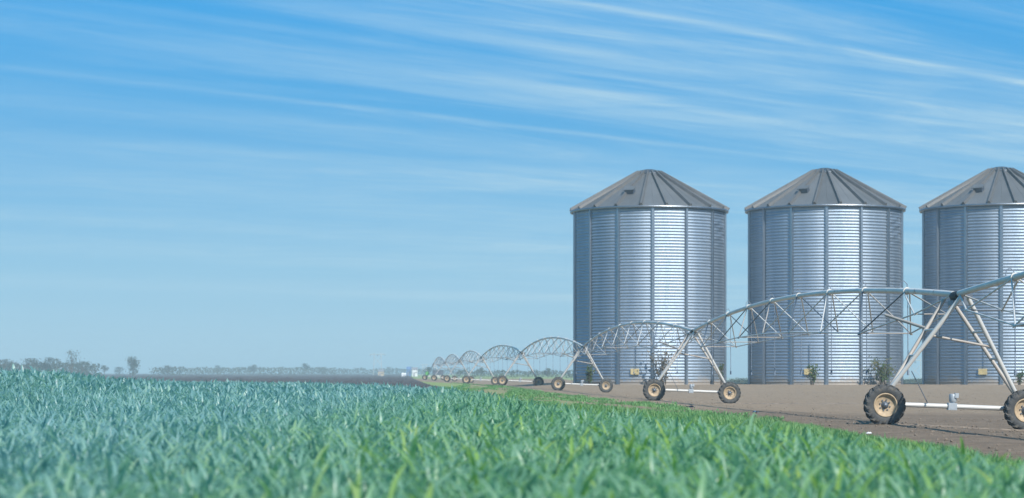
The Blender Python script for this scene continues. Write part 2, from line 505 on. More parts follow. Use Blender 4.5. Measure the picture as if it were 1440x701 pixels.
pf = np.stack([pi_[:-1, 1:], pi_[:-1, :-1], pi_[1:, :-1], pi_[1:, 1:]], -1)
kf = keep[:-1, :-1] & keep[1:, 1:]
pf = pf[kf]
pm = bpy.data.meshes.new('ploughed_field')
pm.from_pydata(pv.tolist(), [], pf.reshape(-1, 4).tolist())
pm.materials.append(M['plough'])
tag(link('ploughed_field', pm), kind='structure')

# ------------------------------------------------------------------ grain bins
SR, SH = 8.0, 18.25
NP, NRIB = 14, 20
def silo_panel_mesh(dent=0.0, flat=0.0, seed=0):
    rows_, cols = 58 * 6, 8
    a0, a1 = -math.pi / NP, math.pi / NP
    r2 = random.Random(seed)
    vs = []; fs = []
    ph = [r2.uniform(0, 6.28) for _ in range(4)]
    for i in range(rows_ + 1):
        zz = SH * i / rows_
        c = 0.032 * math.cos(2 * math.pi * 58 * i / rows_)
        for j in range(cols + 1):
            s = j / cols
            a = a0 + (a1 - a0) * s
            bulge = flat * math.sin(math.pi * s) + 0.012 * math.sin(zz * 0.5 + ph[0]) * math.sin(math.pi * s)
            d = 0
            if dent:
                e = math.exp(-((zz - 16.0) / 1.6) ** 2) * math.sin(math.pi * s) ** 0.5
                d = dent * e * (0.6 * math.sin(zz * 4.1 + 5 * s) + 0.5 * math.sin(zz * 7.7 - 9 * s))
            r = SR + c + bulge + d
            vs.append((r * math.sin(a), -r * math.cos(a), zz))
    w = cols + 1
    for i in range(rows_):
        for j in range(cols):
            fs.append((i * w + j, i * w + j + 1, (i + 1) * w + j + 1, (i + 1) * w + j))
    m = MB(); m.add(vs, fs, True)
    return m.mesh('wall_panel', M['silo_wall'])
PANELS = [silo_panel_mesh(0, 0.015, 1), silo_panel_mesh(0, 0.03, 2), silo_panel_mesh(0, 0.0, 3)]
DENTED = silo_panel_mesh(0.10, 0.02, 4)

def stiffener_mesh():
    m = MB()
    prof = [(-0.20, 0.035), (-0.115, 0.035), (-0.10, 0.20), (0.10, 0.20), (0.115, 0.035), (0.20, 0.035)]
    vs = [(x, -(SR + d), z) for z in (0.0, SH - 0.05) for x, d in prof]
    n = len(prof)
    m.add(vs, [(i, i + 1, n + i + 1, n + i) for i in range(n - 1)])
    m.add(vs[n:], [tuple(range(n))])
    for k in range(40):
        for sx in (-0.16, 0.16):
            m.box((sx, -(SR + 0.045), 0.25 + k * (SH - 0.5) / 39), (0.05, 0.03, 0.05))
    return m.mesh('stiffener', M['silo_trim'])

ER, CR, RH = 8.36, 1.22, 4.0      # eave radius, cap radius, roof rise
def roof_panel_mesh():
    a = math.pi / NRIB
    m = MB()
    e0 = (ER * math.sin(-a), -ER * math.cos(a), 0); e1 = (ER * math.sin(a), -ER * math.cos(a), 0)
    c0 = (CR * math.sin(-a), -CR * math.cos(a), RH); c1 = (CR * math.sin(a), -CR * math.cos(a), RH)
    dn = lambda p: (p[0] * 0.995, p[1] * 0.995, p[2] - 0.10)
    vs = [e0, e1, c1, c0] + [dn(p) for p in (e0, e1, c1, c0)]
    m.add(vs, [(0, 1, 2, 3), (4, 7, 6, 5), (0, 4, 5, 1)])
    # shallow pressed swage down the middle of the sheet
    mid0 = Vector((0, -ER * math.cos(a) + 0.5, 0.29)); mid1 = Vector((0, -CR * math.cos(a) - 0.6, RH - 0.34))
    m.tube([mid0 + Vector((0, 0, 0.0)), mid1], 0.018, 4)
    return m.mesh('roof_panel', M['roof'])
def roof_rib_mesh():
    m = MB()
    p0 = Vector((0, -ER, -0.03)); p1 = Vector((0, -CR * 0.97, RH * 1.002))
    d = (p1 - p0).normalized(); up = Vector((1, 0, 0)).cross(d); up = up if up.z > 0 else -up
    vs = []
    for p, w in ((p0, 0.19), (p1, 0.10)):
        for sx, h in ((-1, 0.0), (-0.55, 0.30), (0.55, 0.30), (1, 0.0)):
            vs.append(p + Vector((sx * w, 0, 0)) + up * h)
    m.add(vs, [(0, 4, 5, 1), (1, 5, 6, 2), (2, 6, 7, 3), (0, 1, 2, 3), (4, 7, 6, 5)])
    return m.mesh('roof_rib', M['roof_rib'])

def make_silo():
    root = empty('grain_silo')
    st = stiffener_mesh(); rp = roof_panel_mesh(); rr = roof_rib_mesh()
    off = R(-4.9 + 3.7)
    for k in range(NP):
        a = off + 2 * math.pi * k / NP
        me = DENTED if k == 2 else PANELS[(k * 7 + 1) % 3]
        o = link('wall_panel', me, root); o.rotation_euler = (0, 0, a + math.pi / NP)
        s = link('stiffener', st, root); s.rotation_euler = (0, 0, a)
    off2 = R(-9.5)
    for k in range(NRIB):
        a = off2 + 2 * math.pi * k / NRIB
        o = link('roof_panel', rp, root); o.rotation_euler = (0, 0, a + math.pi / NRIB); o.location = (0, 0, SH + 0.05)
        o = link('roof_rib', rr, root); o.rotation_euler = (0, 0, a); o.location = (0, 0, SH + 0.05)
    m = MB()
    m.lathe([(ER - 0.22, SH - 0.16), (ER - 0.03, SH - 0.16), (ER + 0.02, SH + 0.03), (ER - 0.10, SH + 0.03)], 80, 'Z')
    m.build('eave_ring', M['silo_trim'], root)
    m = MB()
    m.lathe([(1.50, SH + RH - 0.22), (1.55, SH + RH + 0.02), (1.46, SH + RH + 0.08), (1.30, SH + RH + 0.14), (0.95, SH + RH + 0.34), (0.5, SH + RH + 0.46), (0.0, SH + RH + 0.5)], 32, 'Z')
    m.build('roof_cap', M['roof_dark'], root)
    # hatch on the near left slope
    slope = math.atan2(RH, ER - CR)
    az = R(-24)
    rot = Matrix.Rotation(az, 3, 'Z') @ Matrix.Rotation(slope, 3, 'X')
    rad = 5.6; zc = SH + 0.05 + RH * (ER - rad) / (ER - CR)
    c = Vector((rad * math.sin(az), -rad * math.cos(az), zc))
    h = MB(); h.box(c + rot @ Vector((0, 0, 0.2)), (0.9, 0.7, 0.45), rot)
    ho = h.build('roof_hatch', M['hatch'], root)
    h = MB(); h.box(c + rot @ Vector((0, 0, 0.49)), (1.15, 0.85, 0.07), rot)
    h.build('hatch_lid', M['roof'], ho)
    # plate and conduit low on the wall
    for az, zz, kind in ((R(-14), 1.35, 0),):
        rot = Matrix.Rotation(az, 3, 'Z')
        h = MB(); h.box(rot @ Vector((0, -(SR + 0.14), zz)), (0.85, 0.12, 0.6), rot)
        h.build('wall_plate', M['plate'], root)
        h = MB(); h.tube([rot @ Vector((0.1, -(SR + 0.11), zz + 0.31)), rot @ Vector((0.1, -(SR + 0.11), zz + 2.8))], 0.035, 6)
        h.build('conduit', M['silo_trim'], root)
    m = MB()
    m.lathe([(SR - 0.3, 0.0), (SR + 0.35, 0.0), (SR + 0.35, -0.6)], 64, 'Z', smooth=False)
    m.build('concrete_base', M['concrete'], root)
    return root

silo = make_silo()
silo.location = (14.5, 225.5, 0.30)
silos = [silo]
for (x, y, rz) in ((32.85, 224.0, -6.0), (51.0, 222.6, -11.5)):
    s2 = copy_tree(silo)
    s2.location = (x, y, 0.30); s2.rotation_euler = (0, 0, R(rz))
    silos.append(s2)
for s2, lab in zip(silos, ('corrugated steel grain silo with conical grey roof, farthest left of the three',
                           'corrugated steel grain silo standing between two others, seen whole',
                           'corrugated steel grain silo at the right, cut by the edge of the view')):
    tag(s2, lab, 'silo', 'row of grain silos on the bare field')

# ------------------------------------------------------------------ irrigation machine
def unit_rod_mesh(name, mat, n=7):
    m = MB(); m.tube([(0, 0, 0), (0, 0, 1)], 1.0, n)
    return m.mesh(name, mat)
RODM = {k: unit_rod_mesh('rod_' + k, M[k]) for k in ('rod', 'rod_rust', 'rod_dark', 'pipe', 'hose')}
def rod(name, a, b, r, mat, parent):
    a = Vector(a); b = Vector(b); d = b - a
    o = link(name, RODM[mat], parent)
    o.location = a; o.rotation_mode = 'QUATERNION'
    o.rotation_quaternion = d.to_track_quat('Z', 'Y'); o.scale = (r, r, d.length)
    return o

TR, TW = 0.575, 0.30
def tyre_mesh():
    m = MB()
    h = TW / 2
    prof = [(0.315, -h * 0.72), (0.36, -h * 0.95), (0.44, -h * 1.04), (0.50, -h * 0.98), (0.535, -h * 0.80), (0.545, 0.0),
            (0.535, h * 0.80), (0.50, h * 0.98), (0.44, h * 1.04), (0.36, h * 0.95), (0.315, h * 0.72)]
    m.lathe(prof, 36, 'Y')
    n = 17
    for side in (-1, 1):
        for k in range(n):
            a = 2 * math.pi * (k + (0.5 if side > 0 else 0)) / n
            vs = []
            for (w, da, r0, r1) in ((0.01, 0.0, 0.53, 0.585), (h * 0.70, 0.15, 0.52, 0.580), (h * 1.02, 0.25, 0.455, 0.545), (h * 1.05, 0.27, 0.44, 0.47)):
                for dd in (-0.055, 0.055):
                    for r in (r0, r1):
                        t_ = a + da + dd
                        vs.append((r * math.cos(t_), side * w, r * math.sin(t_)))
            fs = []
            for q in range(3):
                b = q * 4; c = b + 4
                fs += [(b + 1, b + 3, c + 3, c + 1), (b, b + 1, c + 1, c), (b + 2, c + 2, c + 3, b + 3)]
            fs += [(0, 2, 3, 1), (12, 13, 15, 14)]
            m.add(vs, fs)
    return m.mesh('tyre', M['tyre'])
def rim_mesh():
    m = MB()
    for s in (-1, 1):
        m.lathe([(0.335, s * 0.125), (0.325, s * 0.145), (0.30, s * 0.135), (0.285, s * 0.085), (0.25, s * 0.055), (0.13, s * 0.035), (0.0, s * 0.035)], 30, 'Y')
    return m.mesh('rim', M['cream'])
def hub_mesh():
    m = MB()
    m.lathe([(0.0, -0.135), (0.05, -0.13), (0.065, -0.10), (0.07, -0.04), (0.11, -0.038), (0.11, 0.13), (0.0, 0.13)], 14, 'Y')
    for k in range(8):
        a = 2 * math.pi * k / 8
        m.box((0.145 * math.cos(a), -0.048, 0.145 * math.sin(a)), (0.035, 0.04, 0.035), Matrix.Rotation(-a, 3, 'Y'))
    return m.mesh('hub', M['rod_dark'])
TY, RM, HB = tyre_mesh(), rim_mesh(), hub_mesh()
HEAD_Z = 3.7
WX = 1.97

def make_tower():
    root = empty('irrigation_tower')
    for s in (-1, 1):
        w = empty('wheel', (s * WX, -0.27, TR)); w.parent = root
        w.rotation_euler = (0, rnd.uniform(0, 1), 0)
        link('tyre', TY, w); link('rim', RM, w); link('hub', HB, w)
        m = MB(); m.box((s * WX, 0.03, TR + 0.02), (0.30, 0.26, 0.30)); m.box((s * (WX - 0.05), 0.05, TR + 0.25), (0.16, 0.16, 0.3))
        m.build('gearbox', M['rod'], root)
        top = s * 0.10
        for q, yy in enumerate((-0.85, 0.95)):
            mat = ('pipe', 'rod_rust')[q] if s < 0 else ('rod', 'rod_rust')[q]
            rod('leg', (s * (WX - 0.05), 0.05, TR + 0.22), (top, yy, HEAD_Z - 0.08), 0.066 if q == 0 else 0.058, mat, root)
        a = Vector((s * (WX - 0.05), 0.05, TR + 0.22))
        for f in (0.42, 0.68):
            p = [a.lerp(Vector((top, yy, HEAD_Z - 0.08)), f) for yy in (-0.85, 0.95)]
            rod('leg_tie', p[0], p[1], 0.035, 'rod', root)
    rod('base_beam', (-WX, 0.05, TR + 0.03), (WX, 0.05, TR + 0.03), 0.068, 'rod', root)
    g = MB(); g.box((0, 0.05, TR + 0.03), (0.24, 0.22, 0.20)); g.tube([(0.02, 0.05, TR + 0.10), (0.02, 0.05, TR + 0.17)], 0.07, 12); g.tube([(0.02, 0.05, TR + 0.15), (0.02, 0.05, TR + 0.17), (0.02, 0.05, TR + 0.36), (0.02, 0.05, TR + 0.385)], [0.085, 0.105, 0.105, 0.08], 16); g.box((0.10, -0.02, TR + 0.34), (0.10, 0.12, 0.13))
    g.build('drive_motor', M['motor'], root)
    aL = Vector((-WX + .05, .05, TR + .22)).lerp(Vector((-0.1, -0.85, HEAD_Z - .08)), 0.62)
    aR = Vector((WX - .05, .05, TR + .22)).lerp(Vector((0.1, -0.85, HEAD_Z - .08)), 0.53)
    rod('cross_brace', aL, aR, 0.036, 'rod_rust', root)
    aL2 = Vector((-WX + .05, .05, TR + .22)).lerp(Vector((-0.1, 0.95, HEAD_Z - .08)), 0.70)
    rod('cross_brace', (-1.55, 1.9, HEAD_Z - 0.55), aL2, 0.045, 'rod_rust', root)
    rod('power_cable', (-1.2, -0.05, 1.55), (-0.7, 0.0, TR + 0.1), 0.012, 'rod_dark', root)
    b = MB(); b.tube([(0, -0.34, HEAD_Z - 0.01), (0, -0.12, HEAD_Z - 0.02), (0, 0.12, HEAD_Z - 0.02), (0, 0.34, HEAD_Z - 0.01)], [0.125, 0.15, 0.15, 0.125], 12)
    b.build('pipe_coupling', M['boot'], root)
    b = MB(); b.box((0, 0.0, HEAD_Z - 0.21), (0.34, 0.55, 0.14)); b.box((0.26, -0.15, HEAD_Z - 0.10), (0.25, 0.22, 0.32))
    b.build('control_box', M['rod_dark'], root)
    return root

ROLL = R(2.2)
def heading(i):
    a = HEADS[max(i - 1, 0)]; b = HEADS[min(i + 1, len(HEADS) - 1)]
    return math.atan2(-(b[0] - a[0]), b[1] - a[1])
ORD = ['irrigation tower beyond the right edge, holding up the nearest pipe span',
       'largest irrigation tower, before the gap left of the right silo',
       'irrigation tower before the left silo, second largest of the row',
       'irrigation tower whose right wheel stands before the left silo\'s dark side',
       'irrigation tower just left of the silos, against open sky',
       'small irrigation tower, fifth in view from the right',
       'small irrigation tower, sixth in view from the right',
       'farthest and smallest irrigation tower, next to the irrigation cart']
proto = make_tower()
tz = float(terrain(*HEADS[1])) 
towers = []
for i, (hx, hy) in enumerate(HEADS[:-1]):
    o = proto if i == 1 else copy_tree(proto)
    towers.append(o)
    o.location = (hx - HEAD_Z * math.sin(ROLL), hy, float(terrain(hx, hy)) - 0.03)
    o.rotation_euler = (0, ROLL, heading(i))
    if i != 1:
        for ch in o.children:
            if ch.name.startswith('wheel'): ch.rotation_euler = (0, rnd.uniform(0, 1), 0)
    tag(o, ORD[i], 'irrigation tower', 'wheeled towers of the irrigation machine')

NB = 9
def make_span(i):
    a = Vector((*HEADS[i], 0)); b = Vector((*HEADS[i + 1], 0))
    za = float(terrain(*HEADS[i])) + HEAD_Z; zb = float(terrain(*HEADS[i + 1])) + HEAD_Z
    d = b - a; ln = d.length
    root = empty('irrigation_span', (a.x, a.y, za), (0, 0, math.atan2(-d.x, d.y)))
    dz = zb - za
    rise = (0.55, 0.80, 1.08, 1.12)[min(i, 3)]
    P = lambda t_: Vector((0, ln * t_, dz * t_ + rise * 4 * t_ * (1 - t_)))
    st = 0.3 / ln
    m = MB(); m.tube([P(st + (1 - 2 * st) * k / 36) for k in range(37)], 0.088, 12)
    for k in range(1, NB):
        p = P(k / NB); q = (P(k / NB + 0.004) - p).normalized()
        m.tube([p - q * 0.035, p + q * 0.035], 0.120, 12)
    m.build('water_pipe', M['pipe'], root)
    r2 = random.Random(50 + i)
    low = lambda t_, s: P(t_) + Vector((s * (0.30 + 0.62 * min(1, math.sin(math.pi * t_) * 1.7)), 0, -0.25 - 1.18 * min(1.0, math.sin(math.pi * t_) * 1.9)))
    for s in (-1, 1):
        nodes = [P(st)] + [low((k + 0.5) / NB, s) for k in range(NB)] + [P(1 - st)]
        m = MB(); m.tube(nodes, 0.026, 6)
        m.build('tie_rod', M['rod'], root)
        for k in range(NB):
            lo = nodes[k + 1]
            for kk in (k, k + 1):
                if kk in (0, NB): continue
                hi = P(kk / NB) + Vector((s * 0.09, 0, -0.05))
                lo2 = lo + (lo - hi).normalized() * 0.10
                mt = r2.choice(('rod', 'rod', 'rod', 'rod_rust', 'rod_dark'))
                rod('truss_rod', hi, lo2, 0.024, mt, root)
    for k in range(NB):
        t_ = (k + 0.5) / NB
        rod('cross_strut', low(t_, -1), low(t_, 1), 0.018, r2.choice(('rod_rust', 'rod_dark')), root)
    for k in range(2, NB * 2 - 1, 2):
        t_ = (k + 0.3) / (NB * 2)
        p = P(t_)
        m = MB()
        pts = ([p + Vector((0, 0, 0.08)), p + Vector((0.02, 0, 0.25)), p + Vector((0.12, 0, 0.31)), p + Vector((0.22, 0, 0.2))] if i < 2 else [p + Vector((0.1, 0, 0))]) + [ p + Vector((0.24, 0, -0.2)), Vector((p.x + 0.25, p.y, -HEAD_Z + 1.6))]
        m.tube(pts, 0.014, 5)
        m.tube([pts[-1], pts[-1] - Vector((0, 0, 0.16))], 0.035, 6)
        m.build('drop_hose', M['hose'], root)
    return root
SORD = ['nearest irrigation pipe span, leaving the view at the right edge',
        'long arched irrigation pipe span crossing the middle silo',
        'arched irrigation pipe span crossing the left silo',
        'arched irrigation pipe span ending at the left edge of the left silo',
        'arched irrigation pipe span against open sky, second left of the silos',
        'small arched irrigation pipe span, third from the far end',
        'small arched irrigation pipe span, second from the far end',
        'smallest arched irrigation pipe span at the far end of the machine']
for i in range(len(HEADS) - 1):
    tag(make_span(i), SORD[i], 'irrigation span', 'arched pipe spans of the irrigation machine')

def make_cart():
    hx, hy = HEADS[-1]
    z0 = float(terrain(hx, hy))
    root = empty('irrigation_cart', (hx, hy, z0), (0, 0, heading(len(HEADS) - 1)))
    tag(root, 'irrigation cart with green engine cover at the far end of the machine', 'irrigation cart')
    for sx in (-1, 1):
        for sy in (-1, 1):
            w = empty('wheel', (sx * 2.0, sy * 1.1, TR)); w.parent = root
            link('tyre', TY, w); link('rim', RM, w); link('hub', HB, w)
    m = MB(); m.box((0, 0, 0.85), (4.6, 1.8, 0.25)); m.build('chassis', M['pipe'], root)
    m = MB(); m.box((0.9, 0, 1.55), (2.2, 1.5, 0.9)); m.box((0.9, 0, 2.08), (2.4, 1.6, 0.12)); m.build('engine_cover', M['rod_dark'], root)
    m = MB(); m.box((-1.5, 0, 1.35), (0.7, 0.9, 0.75)); m.tube([(-1.5, 0, 1.7), (-1.5, 0, 1.95)], 0.12, 10); m.build('fuel_tank', M['green_paint'], root)
    m = MB(); m.box((-1.9, -0.9, 0.8), (0.45, 0.4, 0.5)); m.build('pump', M['green_paint'], root)
    for sx in (-1, 1):
        rod('leg', (sx * 1.4, 0, 0.95), (0, 0, HEAD_Z - 0.05), 0.08, 'pipe', root)
    m = MB(); m.tube([(0, -0.4, HEAD_Z), (0, 0.5, HEAD_Z), (0, 0.8, HEAD_Z - 0.4), (0, 0.8, 0.95)], 0.11, 10); m.build('inlet_pipe', M['pipe'], root)
make_cart()

# ------------------------------------------------------------------ shrubs at the foot of the bins
def make_shrub(name, x, y, h, w, mat, n_stem, n_leaf, seed, label):
    r2 = random.Random(seed)
    z0 = float(terrain(x, y))
    root = empty(name, (x, y, z0 - 0.02))
    tag(root, label, 'shrub', 'weedy shrubs along the silos')
    m = MB(); lf = MB(); tone = []
    for k in range(n_stem):
        a = r2.uniform(0, 6.28); sp = r2.uniform(0.1, 1.0) * w * 0.5; hh = h * r2.uniform(0.6, 1.0)
        p0 = Vector((r2.uniform(-.1, .1) * w, r2.uniform(-.1, .1) * w, 0))
        p2 = Vector((math.cos(a) * sp, math.sin(a) * sp, hh)); p1 = p0.lerp(p2, 0.5) + Vector((0, 0, hh * 0.12))
        m.tube([p0, p1, p2], [0.045, 0.03, 0.012], 5)
        for q in range(n_leaf):
            f = r2.uniform(0.2, 1.0)
            c = (p0.lerp(p1, f * 2) if f < 0.5 else p1.lerp(p2, f * 2 - 1)) + Vector([r2.gauss(0, 0.09 * w) for _ in range(3)])
            d = Vector([r2.uniform(-1, 1) for _ in range(3)]).normalized(); e = d.orthogonal().normalized()
            s = r2.uniform(0.10, 0.20)
            lf.add([c - d * s, c + e * s * .55, c + d * s, c - e * s * .55], [(0, 1, 2, 3)])
            tone += [r2.random()] * 4
    m.build('stems', M['wood'], root)
    o = lf.build('leaves', mat, root)
    at = o.data.attributes.new('tone', 'FLOAT', 'POINT'); at.data.foreach_set('value', tone)
SS = 13.3
def silo_x(px): return (px - 720) / 3000 * 215.5
make_shrub('shrub', silo_x(931), 215.6, 3.9, 3.4, M['dry_leaf'], 16, 14, 1, 'tall brown dried shrub behind a wheel, against the left silo')
make_shrub('shrub', silo_x(830), 218.5, 2.2, 1.0, M['weed_leaf'], 8, 22, 2, 'green shrub low on the dark left side of the left silo')
make_shrub('shrub', silo_x(1019), 219.0, 2.6, 0.7, M['weed_leaf'], 6, 12, 3, 'thin green shrub at the right foot of the left silo')
make_shrub('shrub', silo_x(1140), 214.2, 2.2, 1.7, M['weed_leaf'], 9, 16, 4, 'slanting green shrub at the foot of the middle silo, left side')
make_shrub('shrub', silo_x(1242), 215.5, 2.6, 3.2, M['weed_leaf'], 14, 22, 5, 'broad leafy shrub at the right foot of the middle silo')
make_shrub('shrub', silo_x(1425), 212.8, 1.5, 1.6, M['weed_leaf'], 8, 10, 6, 'small sparse shrub at the foot of the right silo')

# ------------------------------------------------------------------ far trees, houses, pylon
def tree_meshes(seed, kind):
    """unit-height tree: trunk with limbs, crown of leaf clumps"""
    r2 = random.Random(seed)
    tm = MB()
    th = {'round': 0.42, 'tall': 0.30, 'wide': 0.35, 'loose': 0.45}[kind]
    tm.tube([(0, 0, -0.03), (0.01, 0, th * 0.5), (0.0, 0.01, th), (0.015, 0, 0.75)], [0.035, 0.028, 0.02, 0.006], 6)
    rx = {'round': 0.36, 'tall': 0.20, 'wide': 0.52, 'loose': 0.34}[kind]
    ends = []
    for k in range(11):
        a = r2.uniform(0, 6.28); zz = r2.uniform(0.42, 0.92)
        prof = math.sin(math.pi * min(0.97, (zz - 0.15) / 0.85)) ** 0.6
        rr = rx * prof * r2.uniform(0.45, 0.9)
        e = Vector((rr * math.cos(a), rr * math.sin(a), zz))
        tm.tube([(0, 0, max(0.2, zz - 0.3)), (e.x * 0.5, e.y * 0.5, zz - 0.10), e], [0.014, 0.009, 0.003], 5)
        ends.append(e)
    ends.append(Vector((0, 0, 0.86)))
    lf = MB(); tone = []
    n = 900 if kind != 'loose' else 480
    for k in range(n):
        e = r2.choice(ends)
        s = 0.11 if kind != 'tall' else 0.085
        c = e + Vector((r2.gauss(0, s), r2.gauss(0, s), r2.gauss(0, s * 0.75)))
        if c.z > 1.0: c.z = 1.0 - r2.uniform(0, 0.1)
        if c.z < 0.12: c.z = 0.12 + r2.uniform(0, 0.1)
        if kind in ('tall', 'wide') and k % 3 == 0: c.z *= r2.uniform(0.15, 0.9)
        d = Vector([r2.uniform(-1, 1) for _ in range(3)]).normalized(); q = d.orthogonal().normalized()
        z_ = r2.uniform(0.018, 0.04)
        lf.add([c - d * z_, c + q * z_ * .7, c + d * z_, c - q * z_ * .7], [(0, 1, 2, 3)])
        tone += [min(1, max(0, r2.gauss(0.5, 0.25)))] * 4
    a = tm.mesh('trunk', M['wood']); b = lf.mesh('crown', M['tree_leaf'])
    at = b.attributes.new('tone', 'FLOAT', 'POINT'); at.data.foreach_set('value', tone)
    return a, b
TREES = {k: [tree_meshes(10 + i * 7 + j, k) for j in range(2)] for i, k in enumerate(('round', 'tall', 'wide', 'loose'))}
def far_tree(px, dist, top, kind, label, wide=1.0, j=0):
    """px: column where the tree stands; top: metres above eye level"""
    x = (px - 720) / 3000 * dist
    z0 = float(terrain(x, dist))
    h = CAM_H + top - z0
    root = empty('far_tree', (x, dist, z0), (0, 0, rnd.uniform(0, 6.28)))
    tag(root, label, 'tree', 'far trees on the horizon')
    a, b = TREES[kind][j % 2]
    t_ = link('trunk', a, root); c = link('crown', b, root)
    for o in (t_, c): o.scale = (h * wide, h * wide, h)
def U(px_up, dist): return px_up * dist / 3000
TL = [
 (8, 520, 20, 'wide', 'broad tree at the far left edge, above the crop', 1.3),
 (40, 540, 21, 'wide', 'low broad far tree, second from the left edge', 1.3),
 (70, 520, 22, 'round', 'round far tree left of the tallest far tree', 1.3),
 (101, 500, 33, 'loose', 'tallest far tree on the left horizon, with a loose open top', 0.8),
 (116, 540, 17, 'wide', 'low far tree just right of the tallest one', 1.2),
 (147, 620, 11, 'round', 'small lone round tree on the left horizon', 0.9),
 (168, 640, 9, 'wide', 'low far bush left of the narrow pointed tree', 1.2),
 (187, 560, 24, 'tall', 'narrow pointed far tree standing alone, left of centre', 1.1),
 (236, 640, 11, 'wide', 'low flat-topped far tree, first right of the narrow one', 1.0),
 (356, 760, 12, 'round', 'small round crown rising above the far hedge, left third', 1.1),
 (306, 800, 11, 'round', 'slight crown above the far hedge, between two larger crowns', 1.0),
 (429, 780, 14, 'round', 'round far tree standing over the hedge, left of the pylon', 1.0),
 (455, 850, 9, 'wide', 'low far tree just right of the round one over the hedge', 1.0),
 (548, 900, 9, 'wide', 'low far tree left of the blue building', 1.0),
 (602, 900, 9, 'wide', 'low far tree right of the white building', 1.0),
 (676, 800, 8, 'round', 'small far tree under the third irrigation span', 1.0),
 (770, 700, 7, 'round', 'small far tree left of the left silo', 1.0),
 (1034, 560, -8, 'wide', 'low far tree seen in the gap left of the middle silo', 1.0),
 (1045, 600, -7, 'round', 'rounded far tree in the gap, touching the middle silo', 1.0),
 (1278, 560, -9, 'wide', 'low far tree in the gap right of the middle silo', 1.0),
 (1293, 600, -8, 'round', 'rounded far tree in the gap, touching the right silo', 1.0),
]
for k, (px, dist, up, kind, lab, wd) in enumerate(TL):
    dist = dist * 1.8 if dist > 450 and px < 600 else dist
    far_tree(px, dist, U(up, dist), kind, lab, wd, k)

# far hedges and scrub that read as one band
def far_band(name, px0, px1, dist, up0, up1, n, seed, label, leafs=26):
    r2 = random.Random(seed)
    lf = MB(); tone = []
    for k in range(n):
        px = px0 + (px1 - px0) * (k + r2.random()) / n
        dd = dist * r2.uniform(0.97, 1.05)
        x = (px - 720) / 3000 * dd; z0 = float(terrain(x, dd))
        top = CAM_H + U(up0 + (up1 - up0) * (0.5 + 0.5 * math.sin(k * 0.37 + seed) * r2.random()), dd)
        h = max(1.2, top - z0); w = max(1.2, h * 0.55) * r2.uniform(0.8, 1.4)
        for q in range(leafs):
            c = Vector((x + r2.gauss(0, w * 0.5), dd + r2.gauss(0, w * 0.5), z0 + h * r2.random() ** 0.7))
            d = Vector([r2.uniform(-1, 1) for _ in range(3)]).normalized(); e = d.orthogonal().normalized()
            s = h * r2.uniform(0.05, 0.14)
            lf.add([c - d * s, c + e * s * .7, c + d * s, c - e * s * .7], [(0, 1, 2, 3)]); tone += [r2.random()] * 4
    o = lf.build(name, M['tree_leaf'])
    at = o.data.attributes.new('tone', 'FLOAT', 'POINT'); at.data.foreach_set('value', tone)
    tag(o, label, 'hedge', kind='stuff')
far_band('far_hedge', -120, 135, 1000, 10, 16, 130, 1, 'bluish band of scrub on the far left horizon')
far_band('far_hedge', 215, 260, 1150, 6, 10, 22, 2, 'short far hedge right of the narrow pointed tree')
far_band('far_hedge', 262, 470, 1400, 6, 9, 130, 3, 'long low far hedge behind the ploughed field')
far_band('far_hedge', 465, 660, 1600, 4, 8, 130, 4, 'far hedge around the distant buildings')
far_band('far_hedge', 640, 830, 760, 1, 5, 130, 5, 'dark scrub band behind the far irrigation spans')
far_band('far_hedge', 1005, 1075, 640, -12, -9, 60, 6, 'scrub in the gap between left and middle silos')
far_band('far_hedge', 1255, 1310, 640, -12, -9, 50, 7, 'scrub in the gap between middle and right silos')

def far_house(px, dist, wpx, up, wall, roof, label, name='far_barn'):
    x = (px - 720) / 3000 * dist; z0 = float(terrain(x, dist)); w = wpx * dist / 3000
    H = CAM_H + U(up, dist) - z0; eave = H * 0.72; dp = w * 1.2
    root = empty(name, (x, dist, z0)); tag(root, label, 'building', 'far farm buildings')
    m = MB(); m.box((0, 0, eave / 2), (w, dp, eave)); m.build('wall', M[wall], root)
    m = MB(); e = w * 0.54; q = dp * 0.54
    m.add([(-e, -q, eave), (e, -q, eave), (e, q, eave), (-e, q, eave), (-e, 0, H), (e, 0, H)], [(0, 1, 5, 4), (2, 3, 4, 5), (1, 2, 5), (3, 0, 4), (0, 3, 2, 1)])
    m.build('roof', M[roof], root)
    m = MB(); m.box((-w * 0.15, -dp / 2 - 0.03, eave * 0.32), (w * 0.24, 0.06, eave * 0.62)); m.build('door', M['far_roof'], root)
    for s in (0.15, 0.34):
        m = MB(); m.box((w * s, -dp / 2 - 0.03, eave * 0.6), (w * 0.1, 0.06, eave * 0.25)); m.build('window', M['glass'], root)
far_house(575, 950, 6, 9, 'far_blue', 'far_blue', 'blue far barn, left of the white one')
far_house(583.5, 960, 7, 8, 'far_white', 'far_roof', 'white far building beside the blue barn')
far_house(568, 800, 6, 0.3, 'far_white', 'far_white', 'small white shed at the edge of the ploughed field', 'far_shed')
far_house(536, 1000, 8, 5, 'far_tan', 'far_roof', 'tan far building half hidden by the hedge')

